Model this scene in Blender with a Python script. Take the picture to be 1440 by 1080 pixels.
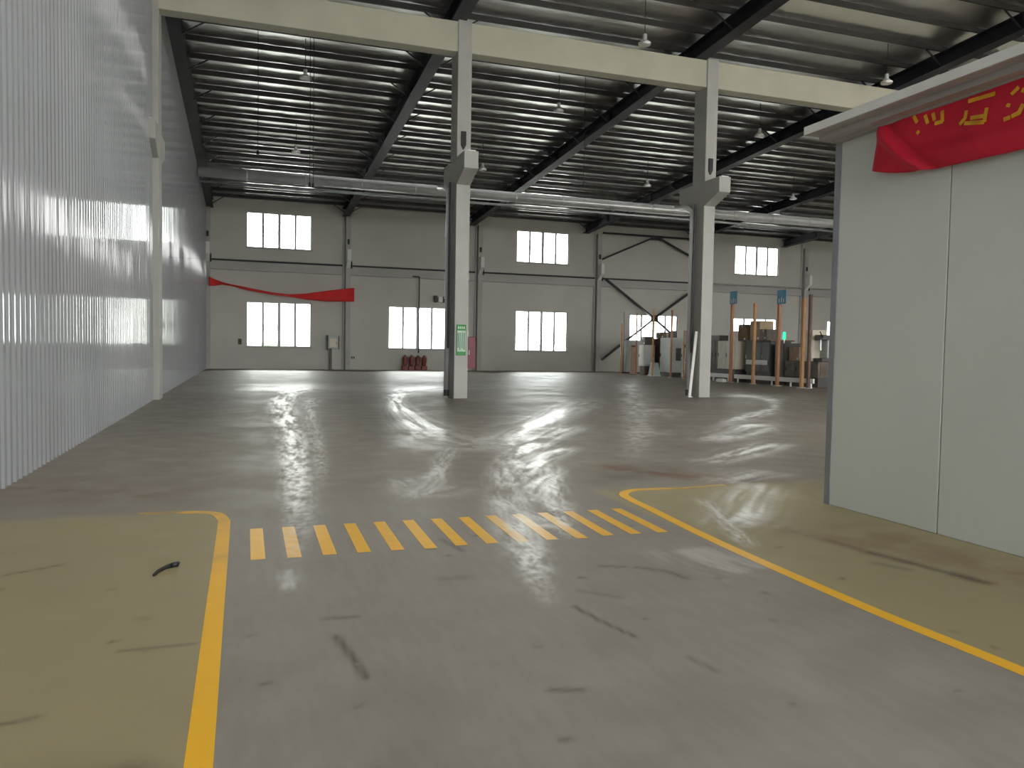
import bpy, bmesh, math, random
import numpy as np
from mathutils import Vector, Matrix

random.seed(7); rng = np.random.RandomState(7)
for o in list(bpy.data.objects): bpy.data.objects.remove(o)
S = bpy.context.scene
COL = S.collection

# ------------------------------------------------------------------ camera
yaw, pitch, roll, FPX = 0.32902, -0.04450, 0.016884, 1095.4
fw = Vector((math.sin(yaw)*math.cos(pitch), math.cos(yaw)*math.cos(pitch), math.sin(pitch)))
rt = Vector((math.cos(yaw), -math.sin(yaw), 0)); up = rt.cross(fw)
r2 = rt*math.cos(roll) + up*math.sin(roll); u2 = -rt*math.sin(roll) + up*math.cos(roll)
cd = bpy.data.cameras.new('camera'); cam = bpy.data.objects.new('camera', cd); COL.objects.link(cam)
cd.sensor_width = 36; cd.lens = FPX/1440*36; cd.clip_end = 500; cd.clip_start = .05
M3 = Matrix((r2, u2, -fw)).transposed()
cam.matrix_world = Matrix.Translation((0, 0, 1.6)) @ M3.to_4x4()
S.camera = cam

# ------------------------------------------------------------------ world (bright overcast sky) and exposure
w = bpy.data.worlds.new('overcast_sky'); S.world = w; w.use_nodes = True
bg = w.node_tree.nodes['Background']; bg.inputs[0].default_value = (1.0, .99, .97, 1); bg.inputs[1].default_value = 1.0
vs = S.view_settings; vs.view_transform = 'Standard'; vs.look = 'None'; vs.gamma = 1; vs.use_curve_mapping = False
vs.exposure = 4.3

# ------------------------------------------------------------------ materials
def nodes(name):
    m = bpy.data.materials.new(name); m.use_nodes = True
    nt = m.node_tree; return m, nt, nt.nodes['Principled BSDF']
def N(nt, t, **kw):
    n = nt.nodes.new(t)
    for k, v in kw.items(): setattr(n, k, v)
    return n
def srgb(r, g, b):
    f = lambda c: (c/255/12.92 if c/255 <= .04045 else ((c/255+.055)/1.055)**2.4)
    return (f(r), f(g), f(b), 1)
def mat(name, col, rough=.6, metal=0, var=.12, scale=3, bump=0, bscale=40, spec=.5, rvar=.08, stretch=(1, 1, 1)):
    """a plain procedural surface: noise-varied colour, roughness and relief"""
    m, nt, p = nodes(name); L = nt.links.new
    c = col if len(col) == 4 else (*col, 1)
    tc = N(nt, 'ShaderNodeTexCoord'); mp = N(nt, 'ShaderNodeMapping'); mp.inputs['Scale'].default_value = stretch
    L(tc.outputs['Object'], mp.inputs[0])
    no = N(nt, 'ShaderNodeTexNoise'); no.inputs['Scale'].default_value = scale; no.inputs['Detail'].default_value = 5
    L(mp.outputs[0], no.inputs[0])
    r = N(nt, 'ShaderNodeValToRGB'); e = r.color_ramp.elements
    e[0].position = .3; e[1].position = .7
    e[0].color = tuple(x*(1-var) for x in c[:3])+(1,); e[1].color = tuple(min(1, x*(1+var)) for x in c[:3])+(1,)
    L(no.outputs['Fac'], r.inputs[0]); L(r.outputs[0], p.inputs['Base Color'])
    mr = N(nt, 'ShaderNodeMapRange'); mr.inputs[3].default_value = max(.02, rough-rvar); mr.inputs[4].default_value = min(1, rough+rvar)
    L(no.outputs['Fac'], mr.inputs[0]); L(mr.outputs[0], p.inputs['Roughness'])
    p.inputs['Metallic'].default_value = metal; p.inputs['Specular IOR Level'].default_value = spec
    if bump:
        n2 = N(nt, 'ShaderNodeTexNoise'); n2.inputs['Scale'].default_value = bscale; n2.inputs['Detail'].default_value = 4
        L(mp.outputs[0], n2.inputs[0])
        b = N(nt, 'ShaderNodeBump'); b.inputs['Strength'].default_value = bump; b.inputs['Distance'].default_value = .02
        L(n2.outputs['Fac'], b.inputs['Height']); L(b.outputs[0], p.inputs['Normal'])
    return m

MT = {}
MT['sheet'] = mat('painted_corrugated_sheet', (.29, .305, .32), .07, 0, .05, .6, .22, 9, .6, .02, (1, 1, .002))
MT['concrete'] = mat('pale_painted_concrete', (.45, .448, .425), .7, 0, .07, 1.2, .15, 30)
MT['beamcream'] = mat('cream_concrete', (.55, .54, .44), .75, 0, .07, .8, .15, 20)
MT['plaster'] = mat('greyish_plaster', (.555, .548, .505), .75, 0, .06, .35, .1, 20)
MT['ledge'] = mat('grey_ledge_paint', (.42, .42, .40), .6, 0, .08, .5)
MT['rafter'] = mat('dark_blue_steel', (.018, .018, .026), .5, 0, .25, 2, 0, 40, .4)
MT['purlin'] = mat('dark_grey_steel', (.035, .033, .033), .5, 0, .25, 1.5, 0, 40, .4)
MT['foil'] = mat('wrinkled_silver_foil', (.95, .95, .93), .31, .95, .05, 1.2, .09, 5, .5, .05, (1.2, .6, 1))
MT['galv'] = mat('galvanised_metal', (.62, .63, .64), .38, .85, .12, 2.5, .05, 12)
MT['duct'] = mat('pale_duct_metal', (.72, .73, .73), .34, .45, .08, 2.5, .05, 6)
MT['white_metal'] = mat('white_painted_metal', (.72, .73, .72), .45, 0, .05, 2)
MT['pipe'] = mat('pale_grey_plastic', (.55, .56, .57), .35, 0, .06, 2)
MT['darkpipe'] = mat('dark_pipe', (.05, .05, .055), .4, 0, .15, 2)
MT['black'] = mat('black_rubber', (.012, .012, .012), .5, 0, .2, 8)
MT['frame'] = mat('window_aluminium', (.42, .43, .44), .4, .2, .06, 2)
MT['panel'] = mat('white_sandwich_panel', (.68, .715, .68), .42, 0, .025, .7, .03, 6, .5)
MT['trimblue'] = mat('blue_grey_trim', (.30, .32, .345), .4, .3, .08, 2)
MT['fascia'] = mat('fascia_grey', (.40, .385, .375), .5, 0, .08, 1)
MT['red'] = mat('red_banner_cloth', srgb(212, 26, 58), .7, 0, .12, 3, .2, 60)
MT['red2'] = mat('bright_red_banner_cloth', srgb(214, 44, 44), .75, 0, .12, 2, .2, 60)
MT['letter'] = mat('golden_lettering', srgb(240, 176, 40), .6, 0, .25, 12)
MT['redpaint'] = mat('red_paint', srgb(104, 18, 36), .4, 0, .15, 4)
MT['reddull'] = mat('dull_red_paint', srgb(132, 62, 52), .5, 0, .2, 4)
MT['green'] = mat('green_board', srgb(40, 140, 62), .45, 0, .1, 4)
MT['paper'] = mat('pale_green_paper', srgb(190, 214, 196), .6, 0, .05, 6)
MT['teal'] = mat('teal_print', srgb(48, 110, 92), .6, 0, .1, 6)
MT['bluesign'] = mat('blue_sign', srgb(62, 140, 180), .5, 0, .1, 4)
MT['white'] = mat('white_paint', (.8, .8, .78), .5, 0, .04, 4)
MT['wood'] = mat('orange_timber', srgb(198, 152, 104), .6, 0, .25, 5, .15, 40, .4, .08, (6, 6, .6))
MT['woodred'] = mat('reddish_timber', srgb(180, 126, 94), .6, 0, .25, 5, .15, 40, .4, .08, (6, 6, .6))
MT['woodpale'] = mat('pale_pink_board', srgb(190, 164, 148), .65, 0, .15, 5)
MT['brown'] = mat('dark_brown_timber', srgb(104, 80, 66), .65, 0, .35, 3, .2, 20)
MT['card'] = mat('cardboard', srgb(170, 150, 122), .8, 0, .1, 4)
MT['carddark'] = mat('brown_cardboard', srgb(120, 98, 76), .8, 0, .15, 4)
MT['beige'] = mat('beige_machine_paint', srgb(222, 214, 198), .5, 0, .08, 2)
MT['greym'] = mat('grey_machine_paint', srgb(186, 194, 192), .45, 0, .08, 2)
MT['darkm'] = mat('dark_machine_paint', srgb(72, 70, 68), .45, 0, .2, 2)
MT['darkbrownm'] = mat('dark_brown_machine_paint', srgb(92, 82, 72), .55, 0, .3, 3)
MT['tape'] = mat('tape', srgb(206, 190, 150), .35, 0, .05, 5)
MT['lamp'] = mat('lamp_aluminium', (.75, .75, .74), .35, .3, .05, 5)
MT['ground'] = mat('outdoor_concrete', (.40, .40, .38), .85, 0, .1, .3)
MT['leaf'] = mat('shrub_green', srgb(70, 110, 60), .7, 0, .3, 4)
MT['lamp_green'] = mat('green_signal', srgb(20, 220, 130), .4)
p = MT['lamp_green'].node_tree.nodes['Principled BSDF']; p.inputs['Emission Color'].default_value = srgb(20, 255, 140); p.inputs['Emission Strength'].default_value = .12

def glass():
    m, nt, p = nodes('window_glass'); L = nt.links.new
    nt.nodes.remove(p); out = nt.nodes['Material Output']
    t = N(nt, 'ShaderNodeBsdfTransparent'); t.inputs[0].default_value = (.90, .93, .92, 1)
    g = N(nt, 'ShaderNodeBsdfGlossy'); g.inputs['Roughness'].default_value = .05
    f = N(nt, 'ShaderNodeFresnel'); f.inputs[0].default_value = 1.45
    mx = N(nt, 'ShaderNodeMixShader'); L(f.outputs[0], mx.inputs[0]); L(t.outputs[0], mx.inputs[1]); L(g.outputs[0], mx.inputs[2])
    L(mx.outputs[0], out.inputs[0]); return m
MT['glass'] = glass()
def added_rooflight():
    m, nt, p = nodes('translucent_sheet'); L = nt.links.new; nt.nodes.remove(p)
    t = N(nt, 'ShaderNodeBsdfTransparent'); t.inputs[0].default_value = (.50, .50, .485, 1)
    g = N(nt, 'ShaderNodeBsdfDiffuse'); g.inputs[0].default_value = (.7, .7, .68, 1)
    mx = N(nt, 'ShaderNodeMixShader'); mx.inputs[0].default_value = .1; L(t.outputs[0], mx.inputs[1]); L(g.outputs[0], mx.inputs[2])
    L(mx.outputs[0], nt.nodes['Material Output'].inputs[0]); return m
MT['added_rooflight'] = added_rooflight()

def floor_mats():
    """epoxy floor: grey lane, olive bays, worn wheel tracks polished by traffic, skid stains, painted glare and shade"""
    m, nt, p = nodes('worn_epoxy_floor'); L = nt.links.new
    tc = N(nt, 'ShaderNodeTexCoord'); sx = N(nt, 'ShaderNodeSeparateXYZ'); L(tc.outputs['Object'], sx.inputs[0])
    def noise(scale, detail=5, stretch=(1, 1, 1), rough=.55):
        mp = N(nt, 'ShaderNodeMapping'); mp.inputs['Scale'].default_value = stretch; L(tc.outputs['Object'], mp.inputs[0])
        n = N(nt, 'ShaderNodeTexNoise'); n.inputs['Scale'].default_value = scale; n.inputs['Detail'].default_value = detail
        n.inputs['Roughness'].default_value = rough; L(mp.outputs[0], n.inputs[0]); return n.outputs['Fac']
    def rng_(v, a, b, c=0., d=1.):
        r = N(nt, 'ShaderNodeMapRange', interpolation_type='SMOOTHSTEP')
        for i, x in zip((1, 2, 3, 4), (a, b, c, d)): r.inputs[i].default_value = x
        L(v, r.inputs[0]); return r.outputs[0]
    def math_(op, a, b=None):
        q = N(nt, 'ShaderNodeMath', operation=op); q.use_clamp = op in ('MULTIPLY', 'MAXIMUM')
        for i, v in enumerate((a, b)):
            if v is None: continue
            if isinstance(v, (int, float)): q.inputs[i].default_value = v
            else: L(v, q.inputs[i])
        return q.outputs[0]
    def mix(f, a, b):
        q = N(nt, 'ShaderNodeMix', data_type='RGBA')
        if isinstance(f, (int, float)): q.inputs[0].default_value = f
        else: L(f, q.inputs[0])
        for i, v in ((6, a), (7, b)):
            if isinstance(v, tuple): q.inputs[i].default_value = v
            else: L(v, q.inputs[i])
        return q.outputs[2]
    big = noise(.5, 4); mid = noise(2.2, 6); fine = noise(14, 5); streak = noise(5, 5, (3.0, .5, 1))
    X, Y = sx.outputs[0], sx.outputs[1]
    Yn = math_('ADD', Y, math_('MULTIPLY', math_('SUBTRACT', mid, .5), .5))
    left = math_('MULTIPLY', rng_(X, -.16, -.20), rng_(Yn, 8.15, 7.75))
    right = math_('MULTIPLY', rng_(X, 3.70, 3.80), rng_(Yn, 8.25, 7.9))
    bay = math_('MAXIMUM', left, right)
    far = rng_(Y, 7.0, 9.5)
    lane = mix(rng_(math_('ADD', math_('MULTIPLY', mid, .7), math_('MULTIPLY', streak, .3)), .25, .75), (.205, .184, .160, 1), (.290, .264, .235, 1))
    farc = mix(big, (.185, .157, .128, 1), (.270, .240, .203, 1))
    olive = mix(mid, (.270, .228, .125, 1), (.345, .298, .175, 1))
    c = mix(far, lane, farc); c = mix(bay, c, olive)
    pol = N(nt, 'ShaderNodeAttribute', attribute_name='polish_glare').outputs['Fac']
    stn_shade = N(nt, 'ShaderNodeAttribute', attribute_name='stain_shade').outputs['Fac']
    rus = N(nt, 'ShaderNodeAttribute', attribute_name='rust').outputs['Fac']
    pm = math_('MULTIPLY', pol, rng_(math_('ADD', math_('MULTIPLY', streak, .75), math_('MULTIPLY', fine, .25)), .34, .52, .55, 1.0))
    c = mix(math_('MULTIPLY', pm, 1.0), c, (.64, .625, .59, 1))            # pale scuffed wear and window reflections painted as colour in the wheel tracks
    c = mix(math_('MULTIPLY', rus, rng_(mid, .3, .6)), c, (.17, .085, .05, 1))
    c = mix(math_('MULTIPLY', stn_shade, rng_(fine, .2, .42, .4, 1)), c, (.06, .052, .04, 1))
    L(c, p.inputs['Base Color'])
    base_r = rng_(math_('ADD', math_('MULTIPLY', mid, .5), math_('MULTIPLY', big, .5)), .35, .65, .44, .62)
    mr = N(nt, 'ShaderNodeMix', data_type='FLOAT'); L(pm, mr.inputs[0]); L(base_r, mr.inputs[2]); mr.inputs[3].default_value = .265
    L(mr.outputs[0], p.inputs['Roughness']); p.inputs['Specular IOR Level'].default_value = .5
    bp = N(nt, 'ShaderNodeBump'); bp.inputs['Strength'].default_value = .06; bp.inputs['Distance'].default_value = .01
    L(mid, bp.inputs['Height']); L(bp.outputs[0], p.inputs['Normal'])
    # line paint, worn by the same traffic
    m2, nt2, p2 = nodes('yellow_line_paint'); L2 = nt2.links.new
    t2 = N(nt2, 'ShaderNodeTexCoord'); n2 = N(nt2, 'ShaderNodeTexNoise'); n2.inputs['Scale'].default_value = 7; n2.inputs['Detail'].default_value = 6
    L2(t2.outputs['Object'], n2.inputs[0])
    wear = N(nt2, 'ShaderNodeAttribute', attribute_name='wear').outputs['Fac']; po2 = N(nt2, 'ShaderNodeAttribute', attribute_name='polish_glare').outputs['Fac']
    a = N(nt2, 'ShaderNodeMath', operation='MULTIPLY'); L2(wear, a.inputs[0])
    mrr = N(nt2, 'ShaderNodeMapRange'); mrr.inputs[1].default_value = .35; mrr.inputs[2].default_value = .6; L2(n2.outputs['Fac'], mrr.inputs[0])
    mrr.inputs[3].default_value = .55; L2(mrr.outputs[0], a.inputs[1])
    mx = N(nt2, 'ShaderNodeMix', data_type='RGBA'); L2(a.outputs[0], mx.inputs[0])
    mx.inputs[6].default_value = (.92, .50, .012, 1); mx.inputs[7].default_value = (.26, .20, .11, 1)
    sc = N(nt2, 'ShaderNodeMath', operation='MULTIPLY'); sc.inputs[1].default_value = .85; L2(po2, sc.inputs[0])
    mw = N(nt2, 'ShaderNodeMix', data_type='RGBA'); L2(sc.outputs[0], mw.inputs[0]); L2(mx.outputs[2], mw.inputs[6]); mw.inputs[7].default_value = (.66, .60, .48, 1)   # pale scuffs and reflected glare painted into the line colour
    L2(mw.outputs[2], p2.inputs['Base Color'])
    mq = N(nt2, 'ShaderNodeMix', data_type='FLOAT'); L2(po2, mq.inputs[0]); mq.inputs[2].default_value = .42; mq.inputs[3].default_value = .265
    L2(mq.outputs[0], p2.inputs['Roughness']); p2.inputs['Specular IOR Level'].default_value = .3
    return m, m2
MT['floor'], MT['line'] = floor_mats()

# ------------------------------------------------------------------ mesh helpers
def origin(o):
    v = Vector((0, 0, 0))
    while o is not None: v += o.location; o = o.parent
    return v
class MB:
    def __init__(s): s.v = []; s.f = []
    def box(s, x0, x1, y0, y1, z0, z1):
        b = len(s.v)
        s.v += [(x, y, z) for z in (z0, z1) for y in (y0, y1) for x in (x0, x1)]
        s.f += [tuple(b+i for i in q) for q in ((0, 2, 3, 1), (4, 5, 7, 6), (0, 1, 5, 4), (2, 6, 7, 3), (0, 4, 6, 2), (1, 3, 7, 5))]
        return s
    def tube(s, pts, r, n=8, cap=True):
        pts = [Vector(q) for q in pts]; rs = r if isinstance(r, (list, tuple)) else [r]*len(pts)
        base = len(s.v); prev = None
        for i, q in enumerate(pts):
            d = (pts[min(i+1, len(pts)-1)] - pts[max(i-1, 0)]).normalized()
            if prev is None:
                a = d.orthogonal().normalized()
            else:
                a = (prev - d*prev.dot(d)).normalized()
            prev = a; b = d.cross(a)
            for k in range(n):
                t = 2*math.pi*k/n; s.v.append(tuple(q + (a*math.cos(t)+b*math.sin(t))*rs[i]))
        for i in range(len(pts)-1):
            for k in range(n):
                k2 = (k+1) % n; s.f.append((base+i*n+k, base+i*n+k2, base+(i+1)*n+k2, base+(i+1)*n+k))
        if cap:
            s.f.append(tuple(base+k for k in reversed(range(n)))); e = base+(len(pts)-1)*n
            s.f.append(tuple(e+k for k in range(n)))
        return s
    def bar(s, p0, p1, wx, wy, side=(0, 0, 1)):
        p0, p1 = Vector(p0), Vector(p1); d = (p1-p0).normalized(); a = d.cross(Vector(side))
        if a.length < 1e-4: a = d.orthogonal()
        a.normalize(); b = d.cross(a); n = len(s.v)
        for q in (p0, p1):
            for i, j in ((-1, -1), (1, -1), (1, 1), (-1, 1)): s.v.append(tuple(q + a*wx*i/2 + b*wy*j/2))
        s.f += [(n, n+3, n+2, n+1), (n+4, n+5, n+6, n+7)] + [(n+i, n+(i+1) % 4, n+4+(i+1) % 4, n+4+i) for i in range(4)]
        return s
    def prism(s, poly, axis, a, b):
        """polygon in the two other axes, extruded along axis from a to b"""
        n = len(s.v); k = len(poly)
        for t in (a, b):
            for q in poly:
                c = [q[0], q[1]]; c.insert(axis, t); s.v.append(tuple(c))
        s.f += [tuple(n+i for i in range(k)), tuple(n+k+i for i in reversed(range(k)))]
        s.f += [(n+i, n+k+i, n+k+(i+1) % k, n+(i+1) % k) for i in range(k)]
        return s
    def build(s, name, m, parent=None, bevel=0, smooth=False, label=None):
        off = origin(parent)
        me = bpy.data.meshes.new(name); me.from_pydata([tuple(Vector(q)-off) for q in s.v], [], s.f)
        bm = bmesh.new(); bm.from_mesh(me); bmesh.ops.recalc_face_normals(bm, faces=bm.faces)
        if bevel: bmesh.ops.bevel(bm, geom=bm.edges[:], offset=bevel, segments=1, affect='EDGES', clamp_overlap=True)
        bm.to_mesh(me); bm.free()
        if smooth:
            for q in me.polygons: q.use_smooth = True
        me.materials.append(MT[m] if isinstance(m, str) else m)
        o = bpy.data.objects.new(name, me); COL.objects.link(o); o.parent = parent
        if label: o['label'] = label
        return o
def B(*a): return MB().box(*a)
def tag(o, label=None, cat=None, group=None, kind=None):
    if label: o['label'] = label
    if cat: o['category'] = cat
    if group: o['group'] = group
    if kind: o['kind'] = kind
    return o
def thing(name, loc, label, cat, group=None, kind=None):
    o = bpy.data.objects.new(name, None); COL.objects.link(o); o.location = loc; o.empty_display_size = .2
    return tag(o, label, cat, group, kind)
def copy_tree(o, parent=None):
    kids = list(o.children); c = o.copy(); COL.objects.link(c); c.parent = parent
    for k in kids: copy_tree(k, c)
    return c

# ------------------------------------------------------------------ hall dimensions
YF, XL, YC, YB, XR = 54.96, -2.5, 24.06, -15.0, 62.0
CX = [-2.55, 6.48, 15.48, 24.5]                    # middle row of columns
RX = [-2.30, 6.48, 15.48, 24.5, 33.6, 42.6, 51.6]  # rafters
FX = [-2.40, 6.62, 16.07, 25.57, 35.1, 44.75, 54.2]  # far wall columns
def zr(y): return 12.05 - .055*(y-27)              # underside of the rafters
def zs(y): return zr(y) + .80                      # underside of the roof foil

# ------------------------------------------------------------------ floor with wheel tracks
def geo(a, b, r):
    v = [a]
    while v[-1] < b: v.append(v[-1] + max(.02, v[-1]*r))
    v[-1] = b; return v
ys = [YB, -8, -5, -2, 0, 1, 1.8] + geo(2.2, YF, .0085)
xs = list(np.arange(-2.5, 6.0, .028)) + geo(6.0, 26, .012) + [28, 31, 35, 40, 46, 54, XR]
xs = np.array(xs); ys = np.array(ys)
GX, GY = np.meshgrid(xs, ys)
def polydist(X, Y, pts):
    best = np.full(X.shape, 1e9)
    for (ax, ay), (bx, by) in zip(pts[:-1], pts[1:]):
        dx, dy = bx-ax, by-ay; t = np.clip(((X-ax)*dx+(Y-ay)*dy)/(dx*dx+dy*dy), 0, 1)
        best = np.minimum(best, np.hypot(X-ax-t*dx, Y-ay-t*dy))
    return best
def smooth(pts, n=8):
    P = [pts[0]]+list(pts)+[pts[-1]]; out = []
    for i in range(1, len(P)-2):
        for k in range(n):
            t = k/n; a, b, c, d = (np.array(q, float) for q in P[i-1:i+3])
            out.append(tuple(.5*(2*b+(c-a)*t+(2*a-5*b+4*c-d)*t*t+(3*b-a-3*c+d)*t**3)))
    return out+[tuple(pts[-1])]
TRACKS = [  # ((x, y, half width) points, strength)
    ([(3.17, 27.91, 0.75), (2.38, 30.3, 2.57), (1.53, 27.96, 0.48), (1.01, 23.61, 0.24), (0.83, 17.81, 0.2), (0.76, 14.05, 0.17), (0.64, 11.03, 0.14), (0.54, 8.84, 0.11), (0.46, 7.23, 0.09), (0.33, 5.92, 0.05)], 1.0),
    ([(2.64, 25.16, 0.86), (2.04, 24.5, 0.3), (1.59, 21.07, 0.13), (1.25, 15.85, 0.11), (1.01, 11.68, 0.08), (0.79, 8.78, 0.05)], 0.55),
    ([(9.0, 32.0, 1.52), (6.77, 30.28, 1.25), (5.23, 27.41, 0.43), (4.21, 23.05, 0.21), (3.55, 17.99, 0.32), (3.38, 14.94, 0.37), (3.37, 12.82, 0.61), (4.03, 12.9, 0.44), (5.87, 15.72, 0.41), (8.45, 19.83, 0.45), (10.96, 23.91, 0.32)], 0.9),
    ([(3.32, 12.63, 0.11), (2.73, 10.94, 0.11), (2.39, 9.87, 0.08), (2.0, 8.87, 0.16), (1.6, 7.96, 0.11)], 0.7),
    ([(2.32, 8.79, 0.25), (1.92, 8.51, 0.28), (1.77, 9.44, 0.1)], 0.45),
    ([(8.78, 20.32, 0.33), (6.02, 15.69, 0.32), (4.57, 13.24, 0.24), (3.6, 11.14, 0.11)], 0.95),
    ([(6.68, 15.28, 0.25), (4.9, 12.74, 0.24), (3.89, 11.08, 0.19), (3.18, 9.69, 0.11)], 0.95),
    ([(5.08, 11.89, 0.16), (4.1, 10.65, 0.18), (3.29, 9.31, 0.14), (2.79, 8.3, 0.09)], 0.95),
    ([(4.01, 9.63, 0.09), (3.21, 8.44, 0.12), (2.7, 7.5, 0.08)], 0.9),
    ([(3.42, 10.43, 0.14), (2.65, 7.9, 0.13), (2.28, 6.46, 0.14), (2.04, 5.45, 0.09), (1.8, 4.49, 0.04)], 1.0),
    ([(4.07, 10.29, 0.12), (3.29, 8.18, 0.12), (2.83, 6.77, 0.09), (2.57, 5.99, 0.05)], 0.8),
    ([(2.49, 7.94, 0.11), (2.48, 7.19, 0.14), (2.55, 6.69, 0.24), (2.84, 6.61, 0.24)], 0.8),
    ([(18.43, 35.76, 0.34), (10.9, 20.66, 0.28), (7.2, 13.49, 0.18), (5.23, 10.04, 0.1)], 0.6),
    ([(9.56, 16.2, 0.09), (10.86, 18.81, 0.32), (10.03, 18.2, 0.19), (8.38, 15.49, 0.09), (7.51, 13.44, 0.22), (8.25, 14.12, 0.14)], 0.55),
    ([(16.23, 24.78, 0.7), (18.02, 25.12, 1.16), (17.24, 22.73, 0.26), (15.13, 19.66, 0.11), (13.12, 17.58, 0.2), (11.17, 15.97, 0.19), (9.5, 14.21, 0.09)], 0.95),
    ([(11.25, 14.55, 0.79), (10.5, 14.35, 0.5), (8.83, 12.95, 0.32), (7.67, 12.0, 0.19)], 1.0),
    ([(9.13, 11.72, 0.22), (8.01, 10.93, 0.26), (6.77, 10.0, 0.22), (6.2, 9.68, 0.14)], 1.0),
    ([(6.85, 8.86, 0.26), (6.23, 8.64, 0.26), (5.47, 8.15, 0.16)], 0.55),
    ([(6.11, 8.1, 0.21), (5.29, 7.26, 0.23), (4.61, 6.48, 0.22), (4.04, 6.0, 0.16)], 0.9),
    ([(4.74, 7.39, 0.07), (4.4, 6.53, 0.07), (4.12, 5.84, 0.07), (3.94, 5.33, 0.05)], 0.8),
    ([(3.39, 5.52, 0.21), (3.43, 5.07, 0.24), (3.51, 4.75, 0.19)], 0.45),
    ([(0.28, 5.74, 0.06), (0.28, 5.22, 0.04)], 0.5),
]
STAINS_AND_SHADE = [([(.47, 4.32), (.52, 4.0), (.55, 3.72)], .022, .9), ([(1.94, 4.42), (2.0, 4.1), (2.07, 3.84)], .018, .85),
    ([(-1.55, 6.10), (-1.36, 6.20), (-1.24, 6.28)], .022, .6), ([(.44, 4.62), (.62, 4.60)], .03, .55),
    ([(-.62, 4.42), (-.26, 4.42)], .014, .55), ([(-1.12, 3.66), (-.84, 3.72)], .018, .6), ([(2.74, 5.1), (2.9, 4.95), (2.95, 4.75)], .03, .6),
    ([(2.5, 5.2), (2.66, 5.14)], .03, .6), ([(2.2, 3.5), (2.24, 3.3)], .02, .5), ([(1.36, 3.34), (1.5, 3.3)], .025, .7), ([(1.55, 6.3), (1.62, 5.9)], .03, .6),
    ([(1.3, 5.2), (1.46, 5.2)], .05, .4), ([(2.1, 4.7), (2.3, 4.5)], .03, .35),
    ([(4.80, 4.95), (4.88, 4.55), (4.97, 4.1)], .045, .7), ([(4.7, 5.5), (4.8, 4.95)], .05, .35), ([(4.6, 4.7), (4.7, 4.5)], .05, .5),
    ([(5.6, 22), (6.6, 17.5)], 1.5, .40), ([(3.3, 20), (2.3, 13)], .5, .32), ([(5.4, 9.4), (4.2, 8.7)], .35, .35), ([(9.5, 10), (7, 7.6)], .8, .35), ([(14.5, 23.4), (16.2, 23.6)], .5, .6), ([(-1.6, 15), (-1.2, 24)], .9, .22),  # the patch off the white room's corner is its cast shadow, painted in
    ([(-1.0, 2.95), (-.5, 3.05)], .16, .55), ([(-.42, 3.12), (-.33, 3.02)], .10, .7)]
for _ in range(34):   # small dark spots
    x, y = rng.uniform(-2, 4.5), rng.uniform(2.6, 6.6); STAINS_AND_SHADE.append(([(x, y), (x+rng.uniform(-.05, .05), y+rng.uniform(-.03, .03))], rng.uniform(.012, .03), rng.uniform(.3, .7)))
RUST = [([(4.8, 9.6), (5.2, 9.0), (5.7, 8.35)], .28, .95), ([(4.75, 6.3), (4.74, 5.5), (4.84, 4.8), (4.98, 4.1)], .09, .85), ([(5.3, 5.6), (5.4, 4.2)], .3, .5), ([(5.3, 8.9), (6.2, 8.2)], .2, .4), ([(-2.1, 9.5), (-1.1, 9.0)], .6, .35), ([(4.6, 6.2), (5.2, 4.6)], .25, .4), ([(5.0, 2.8), (5.4, 4)], .4, .35)]
def field(X, Y, items, stripes=False):
    F = np.zeros(X.shape)
    for pts, wd, st in items:
        q = smooth(pts) if len(pts) > 2 else pts
        a = np.array(q); mrg = wd*3
        sel = (X > a[:, 0].min()-mrg) & (X < a[:, 0].max()+mrg) & (Y > a[:, 1].min()-mrg) & (Y < a[:, 1].max()+mrg)
        if not sel.any(): continue
        d = polydist(X[sel], Y[sel], q); g = st*np.exp(-(d/wd)**2)
        if stripes: g = g*(.72+.28*np.cos(d*2*math.pi/(wd*.55)))
        F[sel] = np.maximum(F[sel], g)
    return F
def vnoise(a, b, seed):
    """smooth 2D value noise, 0..1"""
    tab = np.random.RandomState(seed).rand(256, 256); i, j = np.floor(a).astype(int), np.floor(b).astype(int); u, v = a-i, b-j
    u, v = u*u*(3-2*u), v*v*(3-2*v); g = lambda p, q: tab[p % 256, q % 256]
    return (g(i, j)*(1-u)+g(i+1, j)*u)*(1-v) + (g(i, j+1)*(1-u)+g(i+1, j+1)*u)*v
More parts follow.
